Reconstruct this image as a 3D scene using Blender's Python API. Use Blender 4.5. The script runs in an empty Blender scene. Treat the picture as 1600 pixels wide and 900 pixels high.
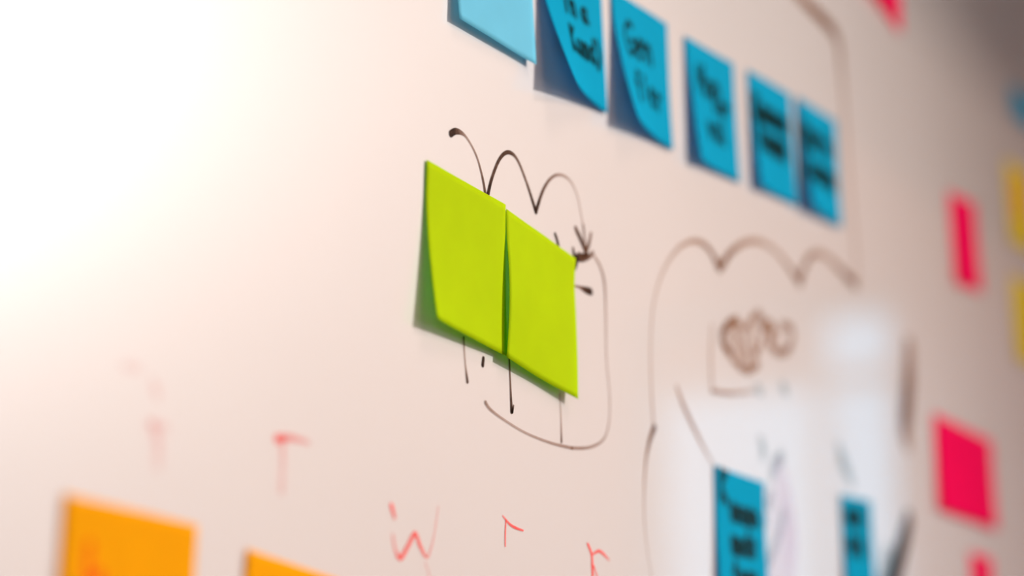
import bpy, bmesh, math, random
from mathutils import Vector, Matrix
random.seed(4)
S = bpy.context.scene
C = S.collection
EYE = 1.40                      # camera height above the floor

# ------------------------------------------------------------------ camera
CAM_F, CAM_YAW, CAM_PITCH, CAM_ROLL, CAM_D = 3350.7, .4876, .207, -.0096, .4773
CAMPOS = Vector((0, -CAM_D, EYE))
_F = Vector((math.cos(CAM_YAW)*math.cos(CAM_PITCH), math.sin(CAM_YAW)*math.cos(CAM_PITCH), math.sin(CAM_PITCH)))
_R0 = Vector((math.sin(CAM_YAW), -math.cos(CAM_YAW), 0)); _U0 = _R0.cross(_F)
_R = _R0*math.cos(CAM_ROLL) + _U0*math.sin(CAM_ROLL)
_U = _U0*math.cos(CAM_ROLL) - _R0*math.sin(CAM_ROLL)
cd = bpy.data.cameras.new('camera'); cam = bpy.data.objects.new('camera', cd); C.objects.link(cam)
m = Matrix((_R, _U, -_F)).transposed().to_4x4(); m.translation = CAMPOS
cam.matrix_world = m
cd.sensor_width = 36; cd.lens = CAM_F*36/1600; cd.clip_start = .02
cd.dof.use_dof = True; cd.dof.aperture_fstop = 2.6; cd.dof.focus_distance = 1.028
S.camera = cam

# ------------------------------------------------------------------ world, lights, exposure
w = bpy.data.worlds.new('world'); S.world = w; w.use_nodes = True
bg = w.node_tree.nodes['Background']; bg.inputs[0].default_value = (.42, .74, 1, 1); bg.inputs[1].default_value = 3.4
S.view_settings.view_transform = 'Standard'; S.view_settings.look = 'None'
S.view_settings.gamma = 1; S.view_settings.use_curve_mapping = False
S.view_settings.exposure = -0.52
S.render.film_transparent = False

SPOT, AIM = Vector((2.05, -1.75, EYE+.92)), Vector((.30, 0, EYE+.0))
sd = bpy.data.lights.new('spotlight_beam', 'SPOT'); sd.energy = 290; sd.color = (1, .955, .915)
sd.spot_size = math.radians(80); sd.spot_blend = 1; sd.shadow_soft_size = .05
so = bpy.data.objects.new('spotlight_beam', sd); C.objects.link(so); so.location = SPOT
so.rotation_euler = (AIM-SPOT).to_track_quat('-Z', 'Y').to_euler()
LAMPS = ((.85, -1.0, 16), (2.4, -2.3, 95))
def area(name, loc, target, sx, sy, power, col, spread=180):
    d = bpy.data.lights.new(name, 'AREA'); d.shape = 'RECTANGLE'; d.size = sx; d.size_y = sy
    d.energy = power; d.color = col; d.spread = math.radians(spread)
    o = bpy.data.objects.new(name, d); C.objects.link(o); o.location = loc
    o.rotation_euler = (Vector(target)-Vector(loc)).to_track_quat('-Z', 'Y').to_euler(); return o
# daylight through the wide window in the wall opposite the board
area('window_area_light', (3.05, -3.58, 2.0), (3.05, 0, 2.0), 1.9, 2.1, 46, (1, .95, .93))
# added fill from the left, set at an added window in the left wall
area('window_area_light', (-.93, -.95, EYE+.55), (1, -.95, EYE+.55), 1.1, 1.4, 8, (1, .95, .92))
# recessed ceiling panel
for lx, ly, pw in LAMPS: area('ceiling_panel_light', (lx, ly, 3.21), (lx, ly, 0), .6, .6, pw, (1, .78, .66))

# ------------------------------------------------------------------ helpers
def at(px, py, off=0.0):
    "a point on the board's face (y = -off) seen at photograph pixel px, py"
    d = _F + _R*(px-800)/CAM_F + _U*(450-py)/CAM_F
    t = (CAM_D-off)/d.y
    return CAMPOS + d*t

def lin(c):
    return tuple(((v/255)/12.92 if v/255 <= .04045 else ((v/255+.055)/1.055)**2.4) for v in c)

def mat(name, col, rough=.6, coat=0, noise=0, scale=20, bump=0, metal=0, trans=0, spec=.5, tcol=None):
    m = bpy.data.materials.new(name); m.use_nodes = True; nt = m.node_tree; b = nt.nodes['Principled BSDF']
    b.inputs['Roughness'].default_value = rough; b.inputs['Metallic'].default_value = metal
    b.inputs['Base Color'].default_value = (*col, 1); b.inputs['Specular IOR Level'].default_value = spec
    if coat:
        b.inputs['Coat Weight'].default_value = coat; b.inputs['Coat Roughness'].default_value = .04
    if noise or bump:
        tc = nt.nodes.new('ShaderNodeTexCoord'); n = nt.nodes.new('ShaderNodeTexNoise')
        n.inputs['Scale'].default_value = scale; n.inputs['Detail'].default_value = 5
        nt.links.new(tc.outputs['Object'], n.inputs['Vector'])
        if noise:
            r = nt.nodes.new('ShaderNodeValToRGB')
            r.color_ramp.elements[0].color = (*[c*(1-noise) for c in col], 1); r.color_ramp.elements[0].position = .3
            r.color_ramp.elements[1].color = (*[min(1, c*(1+noise*.5)) for c in col], 1); r.color_ramp.elements[1].position = .7
            nt.links.new(n.outputs[0], r.inputs[0]); nt.links.new(r.outputs[0], b.inputs['Base Color'])
        if bump:
            bp = nt.nodes.new('ShaderNodeBump'); bp.inputs['Strength'].default_value = bump; bp.inputs['Distance'].default_value = .0006
            nt.links.new(n.outputs[0], bp.inputs['Height']); nt.links.new(bp.outputs[0], b.inputs['Normal'])
    if trans:
        t = nt.nodes.new('ShaderNodeBsdfTranslucent'); t.inputs[0].default_value = (*(tcol or col), 1)
        mx = nt.nodes.new('ShaderNodeMixShader'); mx.inputs[0].default_value = trans
        nt.links.new(b.outputs[0], mx.inputs[1]); nt.links.new(t.outputs[0], mx.inputs[2])
        nt.links.new(mx.outputs[0], nt.nodes['Material Output'].inputs[0])
    return m

def inkmat(name, col, thin=None):
    "dry-wipe ink: the ink_density attribute thins the film so the board shows through"
    m = bpy.data.materials.new(name); m.use_nodes = True; nt = m.node_tree; b = nt.nodes['Principled BSDF']
    b.inputs['Base Color'].default_value = (*col, 1); b.inputs['Roughness'].default_value = .35
    b.inputs['Specular IOR Level'].default_value = .04
    a = nt.nodes.new('ShaderNodeAttribute'); a.attribute_name = 'ink_density'
    tc = nt.nodes.new('ShaderNodeTexCoord'); n = nt.nodes.new('ShaderNodeTexNoise'); n.inputs['Scale'].default_value = 380
    nt.links.new(tc.outputs['Object'], n.inputs['Vector'])
    mr = nt.nodes.new('ShaderNodeMapRange'); mr.inputs[3].default_value = .8; mr.inputs[4].default_value = 1.15
    nt.links.new(n.outputs[0], mr.inputs[0])
    mu = nt.nodes.new('ShaderNodeMath'); mu.operation = 'MULTIPLY'; mu.use_clamp = True
    nt.links.new(a.outputs['Fac'], mu.inputs[0]); nt.links.new(mr.outputs[0], mu.inputs[1])
    nt.links.new(mu.outputs[0], b.inputs['Alpha'])
    if thin:      # a thin film of this ink is brown, a thick one nearly black
        r = nt.nodes.new('ShaderNodeValToRGB'); r.color_ramp.elements[0].color = (*thin, 1); r.color_ramp.elements[0].position = .45
        r.color_ramp.elements[1].color = (*col, 1); r.color_ramp.elements[1].position = .95
        nt.links.new(mu.outputs[0], r.inputs[0]); nt.links.new(r.outputs[0], b.inputs['Base Color'])
    return m

M = {
 'board': mat('board_enamel', (.56, .515, .49), .36, coat=1, noise=.03, scale=3, spec=.75),
 'wall': mat('wall_paint', (.34, .27, .23), .8, noise=.05, scale=8, bump=.3),
 'tan': mat('tan_wall_paint', (.40, .19, .115), .8, noise=.06, scale=6, bump=.3),
 'beam': mat('shade_beam_paint', (.19, .09, .045), .8, noise=.06, scale=6, bump=.3),  # for the added beam that shades the board
 'black': mat('black_metal', (.02, .02, .02), .4, noise=.1, scale=40),
 'floor': mat('carpet', (.20, .17, .15), .95, noise=.3, scale=180, bump=.5),
 'ceil': mat('ceiling_tile', (.24, .15, .10), .9, noise=.08, scale=60, bump=.3),
 'alu': mat('aluminium', (.55, .55, .56), .35, metal=1, noise=.05, scale=60),
 'frame': mat('window_frame_paint', (.55, .58, .62), .4, noise=.04, scale=30),
 'grey': mat('grey_facade', (.30, .36, .42), .8, noise=.2, scale=6),
 'green': mat('lime_paper', (.63, .73, .0), .75, noise=.04, scale=45, bump=.15, trans=.5, spec=.06, tcol=(.34, .78, .0)),
 'blue': mat('blue_paper', (.0, .46, .68), .75, noise=.04, scale=45, bump=.15, trans=.5, spec=.06, tcol=(.0, .40, .66)),
 'pale': mat('glare_washed_blue_paper', (.23, .68, .84), .75, noise=.04, scale=45, bump=.15, trans=.5, spec=.06),  # paler than the blue paper: glare put into the colour
 'pink': mat('pink_paper', (1.0, .0, .14), .75, noise=.05, scale=45, bump=.15, trans=.5, spec=.06),
 'orange': mat('orange_paper', (1.0, .52, .0), .75, noise=.05, scale=45, bump=.15, trans=.5, spec=.06),
 'yellow': mat('yellow_paper', (.88, .72, .0), .75, noise=.05, scale=45, bump=.15, trans=.5, spec=.06),
 'ink': inkmat('dark_brown_ink', (.016, .006, .003), (.22, .085, .035)),
 'brown': inkmat('brown_ink', (.10, .035, .012), (.33, .15, .07)),
 'red': inkmat('red_ink', (.85, .06, .05)),
 'slate': inkmat('slate_ink_and_reflection', (.10, .22, .28)),
 'lilac': inkmat('lilac_ink', (.55, .38, .62)),
 'navy': inkmat('dark_teal_ink', (.0, .022, .026)),
 'rust': inkmat('red_orange_ink', (.90, .10, .0)),
}
gm = bpy.data.materials.new('window_glass'); gm.use_nodes = True
g = gm.node_tree.nodes['Principled BSDF']; g.inputs['Transmission Weight'].default_value = 1
g.inputs['Roughness'].default_value = 0; g.inputs['IOR'].default_value = 1.45
M['glass'] = gm
lm = bpy.data.materials.new('lamp_diffuser'); lm.use_nodes = True
b_ = lm.node_tree.nodes['Principled BSDF']; b_.inputs['Emission Color'].default_value = (1, .9, .8, 1); b_.inputs['Emission Strength'].default_value = 4
M['lamp'] = lm

def link(name, me, mt, parent=None):
    o = bpy.data.objects.new(name, me); C.objects.link(o)
    if mt is not None: me.materials.append(mt)
    if parent: o.parent = parent
    return o
def empty(name, loc, label=None, cat=None, group=None):
    o = bpy.data.objects.new(name, None); C.objects.link(o); o.location = loc; o.empty_display_size = .02
    if label: o['label'] = label
    if cat: o['category'] = cat
    if group: o['group'] = group
    return o
def bxm(bm, a, b):
    vs = [bm.verts.new((x, y, z)) for x in (a[0], b[0]) for y in (a[1], b[1]) for z in (a[2], b[2])]
    for f in ((0,1,3,2),(4,6,7,5),(0,4,5,1),(2,3,7,6),(0,2,6,4),(1,5,7,3)): bm.faces.new([vs[i] for i in f])
def box(name, a, b, mt, parent=None, bevel=0, origin=None):
    "boxes given in world coordinates; parent empties are unrotated"
    off = parent.location if parent else Vector((0, 0, 0))
    if parent and parent.parent: off = off + parent.parent.location
    bm = bmesh.new(); bxm(bm, Vector(a)-off, Vector(b)-off)
    if bevel: bmesh.ops.bevel(bm, geom=bm.edges[:], offset=bevel, segments=2, affect='EDGES')
    bmesh.ops.recalc_face_normals(bm, faces=bm.faces[:])
    me = bpy.data.meshes.new(name); bm.to_mesh(me); bm.free()
    return link(name, me, mt, parent)
def struct(o): o['kind'] = 'structure'; return o
def boxes(name, L, mt, parent=None):
    bm = bmesh.new()
    for a, b in L: bxm(bm, a, b)
    bmesh.ops.recalc_face_normals(bm, faces=bm.faces[:])
    me = bpy.data.meshes.new(name); bm.to_mesh(me); bm.free()
    return link(name, me, mt, parent)

_boxes = boxes
# ------------------------------------------------------------------ the room
X0, X1, Y0, Z1 = -.95, 4.2, -3.6, 3.25
WR = dict(y0=-1.46, y1=-.86, z0=EYE-.55, z1=EYE+.90)      # window in the right wall
WL = dict(y0=-1.50, y1=-.40, z0=EYE-.15, z1=EYE+1.25)         # added window in the left wall, there for the left fill
WF = dict(y0=2.1, y1=4.0, z0=.95, z1=3.05)                 # window in the front wall (its y runs along x)
struct(box('floor', (X0-.2, Y0-.2, -.1), (X1+.2, .2, 0), M['floor']))
struct(box('ceiling', (X0-.2, Y0-.2, Z1), (X1+.2, .2, Z1+.1), M['ceil']))
struct(box('wall_back', (X0-.2, .014, 0), (X1+.2, .2, Z1), M['wall']))
struct(boxes('wall_front', [((X0-.2, Y0-.2, 0), (WF['y0'], Y0, Z1)), ((WF['y1'], Y0-.2, 0), (X1+.2, Y0, Z1)),
    ((WF['y0'], Y0-.2, 0), (WF['y1'], Y0, WF['z0'])), ((WF['y0'], Y0-.2, WF['z1']), (WF['y1'], Y0, Z1))], M['tan']))

def wall_with_hole(name, xa, xb, W, mt):
    return struct(boxes(name, [((xa, Y0, 0), (xb, W['y0'], Z1)), ((xa, W['y1'], 0), (xb, .014, Z1)),
        ((xa, W['y0'], 0), (xb, W['y1'], W['z0'])), ((xa, W['y0'], W['z1']), (xb, W['y1'], Z1))], mt))
wall_with_hole('wall_right', X1, X1+.2, WR, M['tan'])
wall_with_hole('wall_left', X0-.2, X0, WL, M['wall'])
def window(name, xa, xb, W, ym, zm, swap=False):
    t = .03
    boxes = (lambda n, L_, m_, p=None: _boxes(n, [((a[1], a[0], a[2]), (b[1], b[0], b[2])) for a, b in L_], m_, p)) if swap else _boxes
    root = boxes(name, [((xa, W['y0'], W['z0']), (xb, W['y0']+t, W['z1'])), ((xa, W['y1']-t, W['z0']), (xb, W['y1'], W['z1'])),
        ((xa, W['y0']+t, W['z0']), (xb, W['y1']-t, W['z0']+t)), ((xa, W['y0']+t, W['z1']-t), (xb, W['y1']-t, W['z1'])) ], M['frame'])
    struct(root)
    for y in ym: boxes('mullion', [((xa+.005, y-.012, W['z0']+t), (xb-.005, y+.012, W['z1']-t))], M['frame'], root)
    for z in zm: boxes('transom', [((xa+.008, W['y0']+t, z-.016), (xb-.008, W['y1']-t, z+.016))], M['frame'], root)
    boxes('pane', [((xa+.022, W['y0']+t, W['z0']+t), (xa+.026, W['y1']-t, W['z1']-t))], M['glass'], root)
window('window_1', X1+.05, X1+.10, WR, (-1.05,), (EYE+.735,))
box('reflection_mask', (X1+.06, WR['y0']+.03, EYE+.76), (X1+.09, -1.06, WR['z1']-.03), M['tan'], bpy.data.objects['window_1'])  # added opaque panel that shapes the window's reflection in the board
window('window_2', Y0-.15, Y0-.10, WF, (3.05,), (), True)
window('fill_window', X0-.10, X0-.05, WL, (-.95,), ())
# unseen beam, added to shade the board's upper right from the ceiling lamps
struct(box('shade_beam', (1.0, -.50, EYE+.84), (X1, .014, Z1), M['beam'], bevel=.004))
struct(box('baseboard_back', (X0, .002, 0), (X1, .014, .09), M['frame']))
struct(box('baseboard_right', (X1-.012, Y0, 0), (X1, 0, .09), M['frame']))
# ceiling lamps
for (lx, ly, pw), where in zip(LAMPS, ('above the left part of the whiteboard', 'further into the room')):
    cl = empty('ceiling_light', (lx, ly, Z1), 'square ceiling light with a frosted diffuser, '+where, 'ceiling light')
    for a, b in (((-.32,-.32,-.015),(.32,-.30,0)),((-.32,.30,-.015),(.32,.32,0)),((-.32,-.30,-.015),(-.30,.30,0)),((.30,-.30,-.015),(.32,.30,0))):
        boxes('lamp_frame', [(a, b)], M['alu'], cl)
    boxes('diffuser', [((-.30,-.30,-.008),(.30,.30,-.001))], M['lamp'], cl)

sp = empty('track_spotlight', (SPOT.x, SPOT.y, Z1), 'black spotlight on a long ceiling stem aimed at the left half of the whiteboard', 'spotlight')
def tube(name, a, b, r, mt, parent, inner=0):
    bm = bmesh.new(); ax = (b-a).normalized(); q = ax.to_track_quat('Z', 'Y'); n = 24; rings = []
    prof = [(r, 0), (r, (b-a).length)] if not inner else [(inner, 0), (r, 0), (r, (b-a).length), (r*.35, (b-a).length*1.15), (0.002, (b-a).length*1.15), (.002, (b-a).length*.7), (inner, (b-a).length*.65)]
    for rr, h in prof:
        rings.append([bm.verts.new(a-parent.location+q @ Vector((rr*math.cos(2*math.pi*k/n), rr*math.sin(2*math.pi*k/n), h))) for k in range(n)])
    pairs = list(zip(rings, rings[1:]+([rings[0]] if inner else [])))
    for p, q2 in pairs:
        for k in range(n): bm.faces.new((p[k], p[(k+1) % n], q2[(k+1) % n], q2[k]))
    if not inner: bm.faces.new(rings[0][::-1]); bm.faces.new(rings[-1])
    bmesh.ops.recalc_face_normals(bm, faces=bm.faces[:]); me = bpy.data.meshes.new(name); bm.to_mesh(me); bm.free()
    return link(name, me, mt, parent)
_d = (AIM-SPOT).normalized()
tube('lamp_head', SPOT+_d*.04, SPOT-_d*.16, .062, M['black'], sp, inner=.058)
tube('stem', Vector((SPOT.x, SPOT.y, Z1-.02))-_d*.1, SPOT-_d*.1+Vector((0, 0, .055)), .009, M['black'], sp)
tube('mounting_plate', Vector((SPOT.x, SPOT.y, Z1-.0205))-_d*.1+Vector((0,0,0)), Vector((SPOT.x, SPOT.y, Z1-.001))-_d*.1, .05, M['black'], sp)

# ------------------------------------------------------------------ the whiteboard
BX0, BX1, BZ0, BZ1 = -.55, 2.30, .92, 2.20
wb = empty('whiteboard', ((BX0+BX1)/2, .014, BZ0), 'glossy white magnetic whiteboard covered with marker drawings and sticky notes', 'whiteboard')
box('board_panel', (BX0, 0, BZ0), (BX1, .0135, BZ1), M['board'], wb)
fr = .018
for a, b in (((BX0-fr, -.006, BZ0-fr), (BX1+fr, .0135, BZ0)), ((BX0-fr, -.006, BZ1), (BX1+fr, .0135, BZ1+fr)),
             ((BX0-fr, -.006, BZ0), (BX0, .0135, BZ1)), ((BX1, -.006, BZ0), (BX1+fr, .0135, BZ1))):
    box('frame_rail', a, b, M['alu'], wb, bevel=.002)
box('pen_tray', (.1, -.065, BZ0-.034), (1.6, .0135, BZ0-.0185), M['alu'], wb, bevel=.003)

# strokes -----------------------------------------------------------
def smooth(P, n=7):
    if len(P) < 3: 
        return [tuple(a+(b-a)*k/6 for a, b in zip(P[0], P[1])) for k in range(7)]
    Q = [P[0]]+list(P)+[P[-1]]; out = []
    for i in range(1, len(Q)-2):
        for k in range(n):
            t = k/n
            out.append(tuple(.5*(2*b+(c-a)*t+(2*a-5*b+4*c-d)*t*t+(3*b-a-3*c+d)*t**3) for a, b, c, d in zip(Q[i-1], Q[i], Q[i+1], Q[i+2])))
    out.append(tuple(P[-1])); return out
def ribbon(name, strokes, mt, parent, surf, origin=Vector((0, 0, 0)), layer=.00025):
    """strokes: lists of (a, b, width in metres, density) in a flat 2-D frame measured in metres;
    surf(a, b, off) lifts a 2-D point onto the real surface"""
    verts, faces, dens = [], [], []
    for si, st in enumerate(strokes):
        P = smooth(st); n = len(P); base = len(verts); off = layer + .00003*(si % 6)
        # round start and end caps
        seq = []
        for i, (a, b, wd, dn) in enumerate(P):
            a0, b0 = P[max(0, i-1)][:2]; a1, b1 = P[min(n-1, i+1)][:2]
            dx, dz = a1-a0, b1-b0; L = math.hypot(dx, dz) or 1e-9
            seq.append((a, b, dx/L, dz/L, max(wd, 1e-4)/2, dn))
        a, b, dx, dz, r, dn = seq[0]
        cap = [(a-dx*r*c, b-dz*r*c, dx, dz, r*s, dn) for c, s in ((1, .12), (.8, .6), (.4, .92))]
        a, b, dx, dz, r, dn = seq[-1]
        cap2 = [(a+dx*r*c, b+dz*r*c, dx, dz, r*s, dn) for c, s in ((.4, .92), (.8, .6), (1, .12))]
        seq = cap+seq+cap2
        for a, b, dx, dz, r, dn in seq:
            for sg in (1, -1):
                p = surf(a-dz*r*sg, b+dx*r*sg, off); verts.append(p-origin); dens.append(max(0, min(1, dn)))
        for i in range(len(seq)-1):
            q = base+2*i; faces.append((q, q+1, q+3, q+2))
    me = bpy.data.meshes.new(name); me.from_pydata([tuple(v) for v in verts], [], faces)
    at_ = me.attributes.new('ink_density', 'FLOAT', 'POINT'); at_.data.foreach_set('value', dens); me.update()
    return link(name, me, mt, parent)
def board_surf(a, b, off): return Vector((a, -off, b))
def drawing(name, strokes, mt, label=None, split=False):
    "strokes in photograph pixels -> metres on the board face; width in mm"
    out = []
    for st in strokes:
        q = []
        for px, py, wd, dn in st:
            p = at(px, py); q.append((p.x, p.z, wd/1000, dn))
        out.append(q)
    for q in (([q] for q in out) if split else (out,)):
        o = ribbon(name, q, mt, wb, board_surf, Vector(wb.location))
        if label: o['label'] = label
    return o
def L(w_, d_, *pts):
    "constant or ramped width/density along a list of pixel points"
    n = len(pts); f = lambda v, i: v if not isinstance(v, (tuple, list)) else v[min(len(v)-1, int(i*(len(v))/n))] if len(v) == n else v[0]+(v[-1]-v[0])*i/max(1, n-1) if len(v) == 2 else _tri(v, i/max(1, n-1))
    return [(x, y, f(w_, i), f(d_, i)) for i, (x, y) in enumerate(pts)]
def _tri(v, t):
    k = t*(len(v)-1); i = min(len(v)-2, int(k)); return v[i]+(v[i+1]-v[i])*(k-i)

drawing('scalloped_drawing', [
    L((3.6, 3.2, 1.6, 1.5, 1.8, 2.4), (.97, .9, .55, .6, .75, .95), (704, 209), (713, 205), (727, 213), (743, 241), (753, 275), (759, 309)),
    L((2.6, 2.0, 2.2, 1.8, 2.6), (.98, .85, .9, .65, .97), (761, 309), (768, 279), (780, 249), (793, 238), (807, 248), (822, 284), (837, 331)),
    L((2.6, 1.7, 1.5, 1.3), (.97, .7, .42, .35, .4), (837, 331), (847, 300), (859, 280), (873, 273), (889, 281), (901, 304), (908, 338), (913, 372)),
    L((1.8, 2.4, 1.6, 1.5, 1.6, 1.8), (.4, .62, .35, .35, .4, .5), (925, 396), (937, 416), (944, 443), (946, 490), (947, 560), (952, 618), (951, 660), (942, 687), (920, 699), (893, 700)),
    L((1.8, 1.3, 1.4, 2.2), (.5, .4, .42, .62), (893, 700), (860, 692), (820, 676), (787, 656), (766, 640), (758, 629)),
], M['ink'], 'black scalloped outline drawn around the lime notes')
drawing('arrow_scribble', [
    L((3.2, 3.6, 3.2), (.75, .85, .9), (899, 357), (907, 374), (916, 396)),
    L((2.4, 3.2), (.6, .85), (923, 365), (920, 380), (914, 397)),
    L((2, 2), (.6, .7), (911, 352), (913, 375), (914, 392)),
    L((2.0, 3.4, 3.0, 2.2), (.8, .97, .8, .6), (895, 388), (898, 401), (908, 405), (920, 401), (926, 394)),
    L((5.0, 4.0, 2.0), (.97, .97, .9), (899, 404), (899, 412), (898, 420)),
    L((3, 3), (.85, .9), (903, 398), (910, 400), (917, 398)),
    L((1.3, 1.4, 3.6, 4.0), (.5, .6, .9, .95), (888, 444), (903, 448), (915, 453), (923, 456)),
], M['ink'], 'tangled black arrow scribble beside the right lime note')
drawing('marker_tick', [
    L((2.2, 2.6), (.9, .97), (867, 366), (870, 375), (872, 384)),
    L((1.6, 1.4, 1.4, 2.2), (.8, .5, .55, .9), (724, 528), (725, 548), (727, 572), (730, 596)),
    L((2.2, 2.6), (.97, .97), (755, 560), (754, 570)),
    L((1.6, 1.5, 2.4), (.8, .75, .95), (795, 556), (797, 598), (799, 643)),
    L((2.2, 1.2), (.97, .8), (800, 643), (802, 634)),
    L((1.3, 1.3, 1.9), (.45, .4, .75), (874, 616), (876, 650), (877, 690)),
], M['ink'], None, True)
drawing('cloud_outline', [
    L((2.6, 2.2, 2.6, 3.4, 4.6), (0.41, 0.3, 0.32, 0.51, 1), (1021, 664), (1018, 620), (1016, 560), (1018, 500), (1025, 455), (1040, 415), (1060, 388), (1080, 377), (1097, 380), (1112, 396), (1123, 420)),
    L((5, 4.5, 4, 5), (0.94, 0.51, 0.41, 0.92), (1125, 420), (1140, 396), (1163, 379), (1188, 378), (1213, 394), (1233, 418), (1248, 441)),
    L((6, 5, 5, 7), (0.88, 0.61, 0.46, 1), (1250, 440), (1258, 412), (1272, 396), (1291, 401), (1312, 421), (1334, 443)),
    L((8, 8), (.5, .5), (1334, 440), (1337, 447)),
    L((6, 6), (.5, .5), (1248, 432), (1249, 443)),
    L((5, 5), (.5, .5), (1123, 408), (1124, 420)),
    L((4.2, 3.0, 2.0, 1.8, 1.8), (.97, .8, .4, .25, .22), (1022, 668), (1014, 692), (1008, 730), (1006, 800), (1011, 860), (1020, 915)),
    L((3.6, 4.4, 3.6, 2.6), (0.41, 0.61, 0.47, 0.3), (1057, 605), (1068, 635), (1085, 671), (1100, 701), (1116, 730)),
], M['brown'], 'faded brown cloud outline with three scallops')
drawing('boxed_scribble', [
    L((3, 3, 3), (.35, .45, .5), (1112, 508), (1110, 560), (1112, 611)),
    L((3, 3, 2.4), (.55, .5, .3), (1112, 611), (1140, 615), (1178, 612)),
    L((5, 6, 5), (.6, .85, .8), (1152, 498), (1138, 506), (1128, 522), (1131, 541), (1142, 551)),
    L((5, 5), (.5, .6), (1131, 541), (1148, 566), (1166, 580), (1184, 570)),
    L((5, 5, 5), (.6, .5), (1142, 500), (1158, 512), (1164, 540), (1170, 574)),
    L((5, 5), (.5, .5), (1164, 512), (1176, 495), (1187, 490), (1192, 520), (1182, 552)),
    L((5, 6, 5), (.45, .6, .45), (1190, 512), (1204, 506), (1207, 528), (1200, 540)),
    L((6, 6, 6), (.5, .65, .6), (1205, 512), (1203, 535), (1213, 550), (1229, 548), (1237, 530), (1236, 513), (1222, 508)),
    L((4, 4), (.7, .6), (1178, 549), (1181, 553)),
    L((14, 14), (.35, .3), (1146, 520), (1158, 560)),
    L((12, 12), (.28, .28), (1174, 515), (1178, 560)),
    L((12, 10), (.25, .2), (1186, 500), (1216, 525)),
    L((4, 4), (.5, .6), (1136, 528), (1136, 540)),
], M['brown'], 'brown scribbled word in a faint box')
drawing('frame_outline', [
    L((9, 11, 10, 7, 6.5, 6), (.6, .85, .75, .5, .42, .34), (1240, -14), (1268, 14), (1296, 42), (1309, 66), (1314, 110), (1319, 170), (1325, 260), (1332, 345), (1339, 434)),
], M['brown'], 'wide brown line with a rounded corner')
drawing('brown_dash', [
    L((20, 25, 24, 18), (.6, .85, .92, .5), (1420, 545), (1419, 590), (1416, 628), (1413, 668), (1417, 690)),
], M['brown'], 'thick brown vertical dash beside the pink notes')
drawing('black_dash', [
    L((16, 20, 22, 22), (.85, 1, 1, 1), (1419, 812), (1412, 842), (1403, 878), (1395, 915)),
], M['ink'], 'thick near-black slanted dash at the bottom')
drawing('slate_mark', [
    L((8, 9, 7), (.24, .34, .2), (1188, 688), (1192, 702), (1191, 716)),
    L((10, 9), (.34, .28), (1220, 714), (1210, 728), (1206, 742)),
    L((10, 14, 10), (.28, .40, .28), (1310, 700), (1318, 724), (1330, 752)),
    L((7, 9, 6), (.4, .5, .3), (1196, 812), (1187, 832), (1184, 860)),
    L((9, 8), (.2, .3), (1225, 800), (1214, 840), (1200, 880)),
    L((8, 8), (.25, .35), (1204, 772), (1200, 790)),
    L((8, 8), (.32, .28), (1222, 604), (1228, 612)),  # this and the next: reflected top edge of the window, painted as marks
    L((8, 8), (.22, .28), (1182, 606), (1188, 612)),
    L((18, 20), (.4, .6), (1388, 868), (1380, 915)),
], M['slate'], 'faint slate-blue mark among marker smudges and painted reflections', True)
drawing('lilac_smudge', [
    L((22, 26, 26, 22), (.14, .20, .22, .14), (1218, 735), (1228, 790), (1234, 850), (1228, 920)),
    L((18, 18), (.10, .14), (1205, 780), (1214, 860), (1200, 920)),
], M['lilac'], 'pale lilac smudge of wiped marker')
drawing('red_letter', [
    L((3.6, 3, 2), (.70, .35, .25), (432, 686), (446, 684), (463, 686), (482, 692)),
    L((2.8, 2.6), (.34, .25, .22, .26), (441, 688), (441, 720), (440, 745), (439, 768)),
], M['red'], 'faded red handwritten letter T')
drawing('red_letter', [
    L((2.6, 2.4), (.85, .5), (611, 790), (613, 797), (616, 808)),
    L((1.8, 1.8, 2.6, 2.4, 2.6, 1.7, 1.2, 1.1), (.35, .5, .8, .55, .8, .45, .3, .25), (613, 836), (617, 858), (625, 872), (637, 853), (648, 834), (656, 853), (667, 870), (677, 840), (684, 792)),
    L((1.5, 1.5), (.2, .2), (664, 880), (671, 902)),
], M['red'], 'red handwritten letter w with a dot')
drawing('red_letter', [
    L((1.1, 1.1), (.75, .7), (790, 814), (789, 834), (789, 853)),
    L((1.0, 1.6, 1.0), (.5, .75, .6), (785, 806), (796, 819), (806, 825), (817, 829)),
], M['red'], 'small red handwritten letter r, sharp')
drawing('red_letter', [
    L((1.8, 2.2), (.8, .85), (918, 850), (924, 866), (925, 884), (926, 912)),
    L((1.4, 2, 1.2), (.5, .7, .5), (926, 866), (935, 861), (943, 866), (951, 875)),
    L((1.4, 1.4), (.6, .5), (927, 884), (934, 905)),
], M['red'], 'red handwritten letter r at the lower edge')
drawing('red_letter', [
    L((3, 3), (.12, .12), (194, 572), (216, 576)),
    L((3.4, 3.4), (.12, .16), (238, 596), (246, 618)),
    L((4, 4, 4), (.18, .20, .10), (238, 664), (246, 690), (245, 730)),
    L((3, 3), (.14, .14), (232, 662), (258, 668)),
], M['red'], 'almost erased pink mark at the left')

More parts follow.
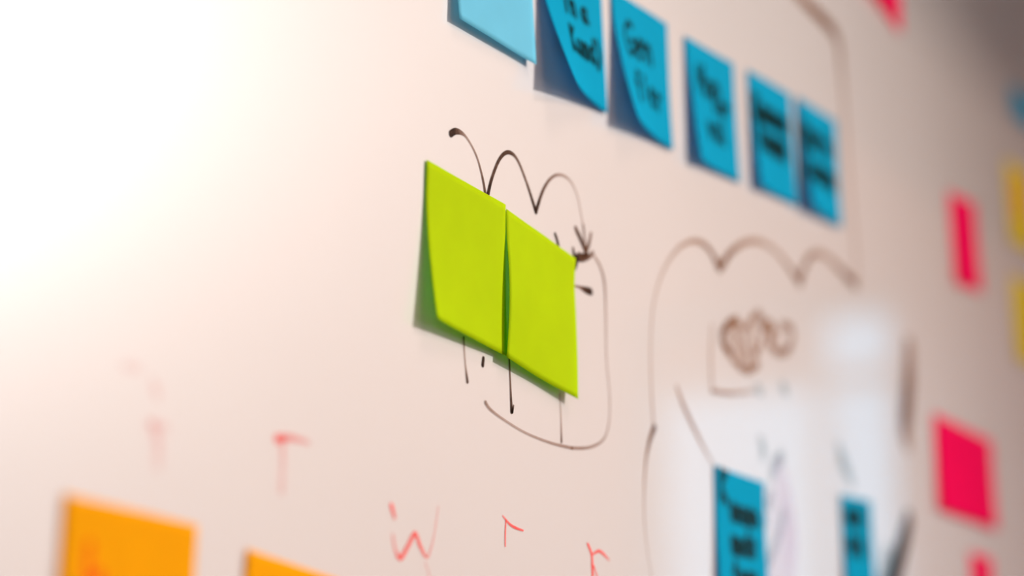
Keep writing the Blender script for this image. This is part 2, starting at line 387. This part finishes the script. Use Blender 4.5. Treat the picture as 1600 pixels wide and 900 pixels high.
# ------------------------------------------------------------------ sticky notes
GLYPH = {   # simple handwritten strokes in a unit box
 'a': [[(.5,.55),(.2,.6),(.05,.3),(.25,.02),(.5,.25)],[(.5,.6),(.5,.1),(.62,0)]],
 'd': [[(.5,.5),(.2,.6),(.05,.3),(.25,.02),(.5,.2)],[(.52,1.05),(.5,.0)]],
 'e': [[(.1,.3),(.5,.38),(.35,.62),(.08,.4),(.2,.03),(.52,.1)]],
 'n': [[(.08,.6),(.1,0)],[(.1,.4),(.35,.6),(.48,.4),(.5,0)]],
 'm': [[(.05,.6),(.07,0)],[(.07,.4),(.22,.6),(.3,.4),(.3,0)],[(.3,.4),(.45,.6),(.55,.4),(.56,0)]],
 'r': [[(.12,.6),(.14,0)],[(.14,.38),(.3,.6),(.48,.52)]],
 'i': [[(.25,.6),(.26,0)],[(.25,.85),(.27,.88)]],
 'l': [[(.25,1.05),(.25,.1),(.38,0)]],
 't': [[(.28,.95),(.26,.1),(.42,0)],[(.08,.62),(.48,.64)]],
 's': [[(.5,.55),(.25,.62),(.12,.45),(.45,.22),(.3,0),(.05,.08)]],
 'o': [[(.3,.6),(.08,.35),(.22,.02),(.5,.2),(.45,.52),(.3,.6)]],
 'u': [[(.08,.6),(.12,.1),(.35,.02),(.5,.3)],[(.5,.6),(.52,0)]],
 'v': [[(.05,.6),(.28,0),(.52,.62)]],
 'f': [[(.5,.98),(.28,.9),(.25,-.2)],[(.08,.5),(.45,.52)]],
 'G': [[(.6,.9),(.25,1.0),(.03,.5),(.25,0),(.6,.15),(.6,.45),(.35,.45)]],
 'K': [[(.08,1),(.1,0)],[(.55,1),(.12,.5),(.6,0)]],
 'M': [[(.03,0),(.08,1),(.32,.35),(.58,1),(.65,0)]],
 'F': [[(.08,1),(.1,0)],[(.08,1),(.58,1)],[(.1,.55),(.45,.56)]],
 'S': [[(.55,.9),(.25,1),(.08,.75),(.5,.35),(.3,0),(.03,.12)]],
 'T': [[(.02,1),(.62,1)],[(.3,1),(.32,0)]],
 'I': [[(.3,1),(.3,0)]],
 ')': [[(.1,1.1),(.4,.5),(.1,-.15)]],
 'h': [[(.08,1.05),(.1,0)],[(.1,.4),(.35,.6),(.48,.4),(.5,0)]],
}
def words(lines, wd, dn, rnd):
    "lines: (text, u, v, letter height) with u, v as fractions of the note; returns strokes in note metres (x right, z down negative)"
    out = []
    for text, u, v, h, W in lines:
        x = u*W; y = -v*W
        for ch in text:
            if ch == ' ': x += h*.5; continue
            for st in GLYPH[ch]:
                j = lambda: rnd.uniform(-.05, .05)
                pts = [((x+(a+j())*h), y+(b+j())*h, wd*rnd.uniform(.85, 1.15), dn*rnd.uniform(.85, 1)) for a, b in st]
                out.append(pts)
            x += h*.72
    return out

def sticky(x, z, rot, mt, lifts, label, group=None, w_=.076, h_=.076, text=(), ink='navy', inkw=.0016, dens=1.0, base=.0007, bow=.0, gexp=1.5, tuck=.0, textlabel=None, flare=0, start=.2):
    """a paper note stuck by its top strip.  x, z: top-left corner (z relative to the camera height);
    lifts = how far the bottom-left and bottom-right corners stand off the board"""
    rnd = random.Random(int(x*1000))
    lL, lR = lifts
    root = empty('sticky_note', (x, -base, EYE+z), label, 'sticky note', group)
    c, s = math.cos(rot), math.sin(rot)
    T = .00018
    def surf(a, b, off=0):           # a: 0..w right, b: 0..-h down, local metres -> local position
        u = a/w_; v = -b/h_
        g = max(0, (v-start)/(1-start))
        lift = (lL*max(0, 1-u)**1.35 + lR*min(1, max(0, u))**1.35)*g**gexp
        lift += flare*max(0, 1-u*3.2)**1.3*min(1, v*2.2)     # left margin bends forward
        lift += abs(bow)*math.sin(math.pi*min(1, max(0, v)))*((.35+.65*u) if bow > 0 else (1-.8*u))
        lift += .00025*math.sin(7*u+3*v+x*40)
        lift = max(lift, 0)
        # keep the paper's length: it draws in as it lifts
        a2 = a + tuck*lL*max(0, 1-u)**2*g; b2 = b + .05*(lL*(1-u)+lR*u)*g**2
        return Vector((a2*c-b2*s, -lift-off, a2*s+b2*c))
    n = 22
    vs, fs = [], []
    for k, off in ((0, T), (1, 0)):
        for i in range(n+1):
            for jx in range(n+1):
                vs.append(tuple(surf(jx/n*w_, -i/n*h_, off)))
    N = (n+1)**2
    for i in range(n):
        for jx in range(n):
            q = i*(n+1)+jx
            fs.append((q, q+n+1, q+n+2, q+1)); fs.append((N+q, N+q+1, N+q+n+2, N+q+n+1))
    rim = [jx for jx in range(n+1)]+[i*(n+1)+n for i in range(1, n+1)]+[n*(n+1)+jx for jx in range(n-1, -1, -1)]+[i*(n+1) for i in range(n-1, 0, -1)]
    for i in range(len(rim)):
        a, b = rim[i], rim[(i+1) % len(rim)]; fs.append((a, b, N+b, N+a))
    me = bpy.data.meshes.new('paper'); me.from_pydata(vs, [], fs); me.update()
    for p in me.polygons[:2*n*n]: p.use_smooth = True
    link('paper', me, M[mt], root)
    if text:
        st = words([(t, u, v, h, w_) for t, u, v, h in text], inkw, dens, rnd)
        o = ribbon('handwriting', st, M[ink], root, surf, layer=T+.00012)
        if textlabel: o['label'] = textlabel
    return root

ROW = 'blue sticky notes in the slanting row along the top'
# lime pair
sticky(.8165, .2585, -.061, 'green', (.0085, .0030), 'left lime green sticky note, its lower left corner curling off the board', 'lime sticky notes at the centre', bow=.0004)
sticky(.8935, .2520, -.132, 'green', (.0046, .0048), 'right lime green sticky note, touching the other lime note along its left edge', 'lime sticky notes at the centre', bow=-.0024, gexp=1.0)
# blue row
sticky(.9290, .4020, .045, 'blue', (.017, .001), 'blue sticky note with the widest dark curl at its left, beside the blank pale note', ROW,
       text=(('In a', .34, .40, .012), ('Kund)', .36, .68, .0128)), inkw=.0034, tuck=.25, gexp=1.3, textlabel='dark handwriting')
sticky(.8410, .4085, -.005, 'pale', (.0038, .0030), 'blank blue sticky note, painted pale as if in glare, at the left end of the top row', ROW, base=.0012, bow=.0006, w_=.080)
sticky(1.0180, .404, .026, 'blue', (.012, .0010), 'second blue note right of the blank pale one, two short words, left side curling', ROW,
       text=(('Gen', .20, .42, .018), ('fier', .28, .74, .015)), inkw=.0032, flare=.002, textlabel='dark handwriting')
sticky(1.1190, .406, .053, 'blue', (.0055, .0008), 'blue sticky note standing alone in the row with a gap on both sides', ROW,
       text=(('Man', .22, .40, .017), ('ler', .50, .50, .013), ('val', .34, .74, .015)), inkw=.0034, flare=.002, textlabel='dark handwriting')
sticky(1.2190, .413, .05, 'blue', (.0045, .0008), 'blue sticky note whose right edge touches the last blue note of the row', ROW,
       text=(('Kansen', .08, .38, .0145), ('teams', .12, .63, .0155)), inkw=.0060, flare=.001, textlabel='two bold rows of dark handwriting')
sticky(1.3060, .418, .025, 'blue', (.0065, .0008), 'last blue sticky note at the right end of the top row', ROW, base=.0016,
       text=(('Marin', .08, .40, .016), ('lossen', .08, .68, .0145)), inkw=.0062, flare=.002, textlabel='two bold rows of dark handwriting')
# lower blue notes
sticky(1.1465, .1535, -.03, 'blue', (.004, .003), 'lower blue sticky note with bold dark writing, below the faded cloud drawing', None, h_=.088,
       text=(('K', .10, .24, .017), ('ansen', .30, .36, .0120), ('unds', .28, .61, .0135), ('team', .28, .86, .0135)), inkw=.0050, w_=.078, textlabel='dark handwriting')
sticky(1.3630, .1570, .02, 'blue', (.003, .001), 'small blurred lower blue sticky note beside the dark slanting marker dash', None, w_=.062,
       text=(('een', .14, .30, .0155), ('ara', .14, .62, .0155)), inkw=.0060, dens=.8, h_=.085, textlabel='dark handwriting')
# pink
PK = None
sticky(1.4830, .6200, -.17, 'pink', (.006, .001), 'pink sticky note cut by the top edge of the photo', PK, textlabel=None)
sticky(1.6550, .4310, .072, 'pink', (.0025, .0008), 'narrow looking upright pink sticky note right of the blue row', PK)
sticky(1.5830, .2400, -.02, 'pink', (.003, .002), 'wide pink sticky note, the largest pink one, at lower right', PK, w_=.158, h_=.074)
sticky(1.6630, .1400, -.02, 'pink', (.003, .001), 'pink sticky note at the bottom edge, under the wide pink one', PK, w_=.060)
# yellow / teal at the right edge
sticky(1.8400, .5030, .02, 'yellow', (.002, .001), 'upper yellow sticky note at the right edge, an orange stroke on it', None,
       text=(('I', .33, .60, .030),), ink='rust', inkw=.012, textlabel='orange marker stroke')
sticky(1.8380, .3960, .03, 'yellow', (.002, .001), 'lower yellow sticky note at the right edge', None)
sticky(1.8750, .5820, .02, 'blue', (.002, .001), 'dull teal sticky note peeking in at the right edge above the yellow ones', None, h_=.030)
# orange at the lower left
sticky(.5720, .0830, -.06, 'orange', (.006, .0015), 'large looking orange sticky note in the lower left corner, with red writing', None,
       text=(('h', .16, .50, .022), ('unten', .34, .56, .0130)), ink='rust', inkw=.0034, dens=.8, textlabel='red-orange handwriting')
sticky(.6800, .0720, -.12, 'orange', (.004, .001), 'blank orange sticky note of which only the top corner shows', None)
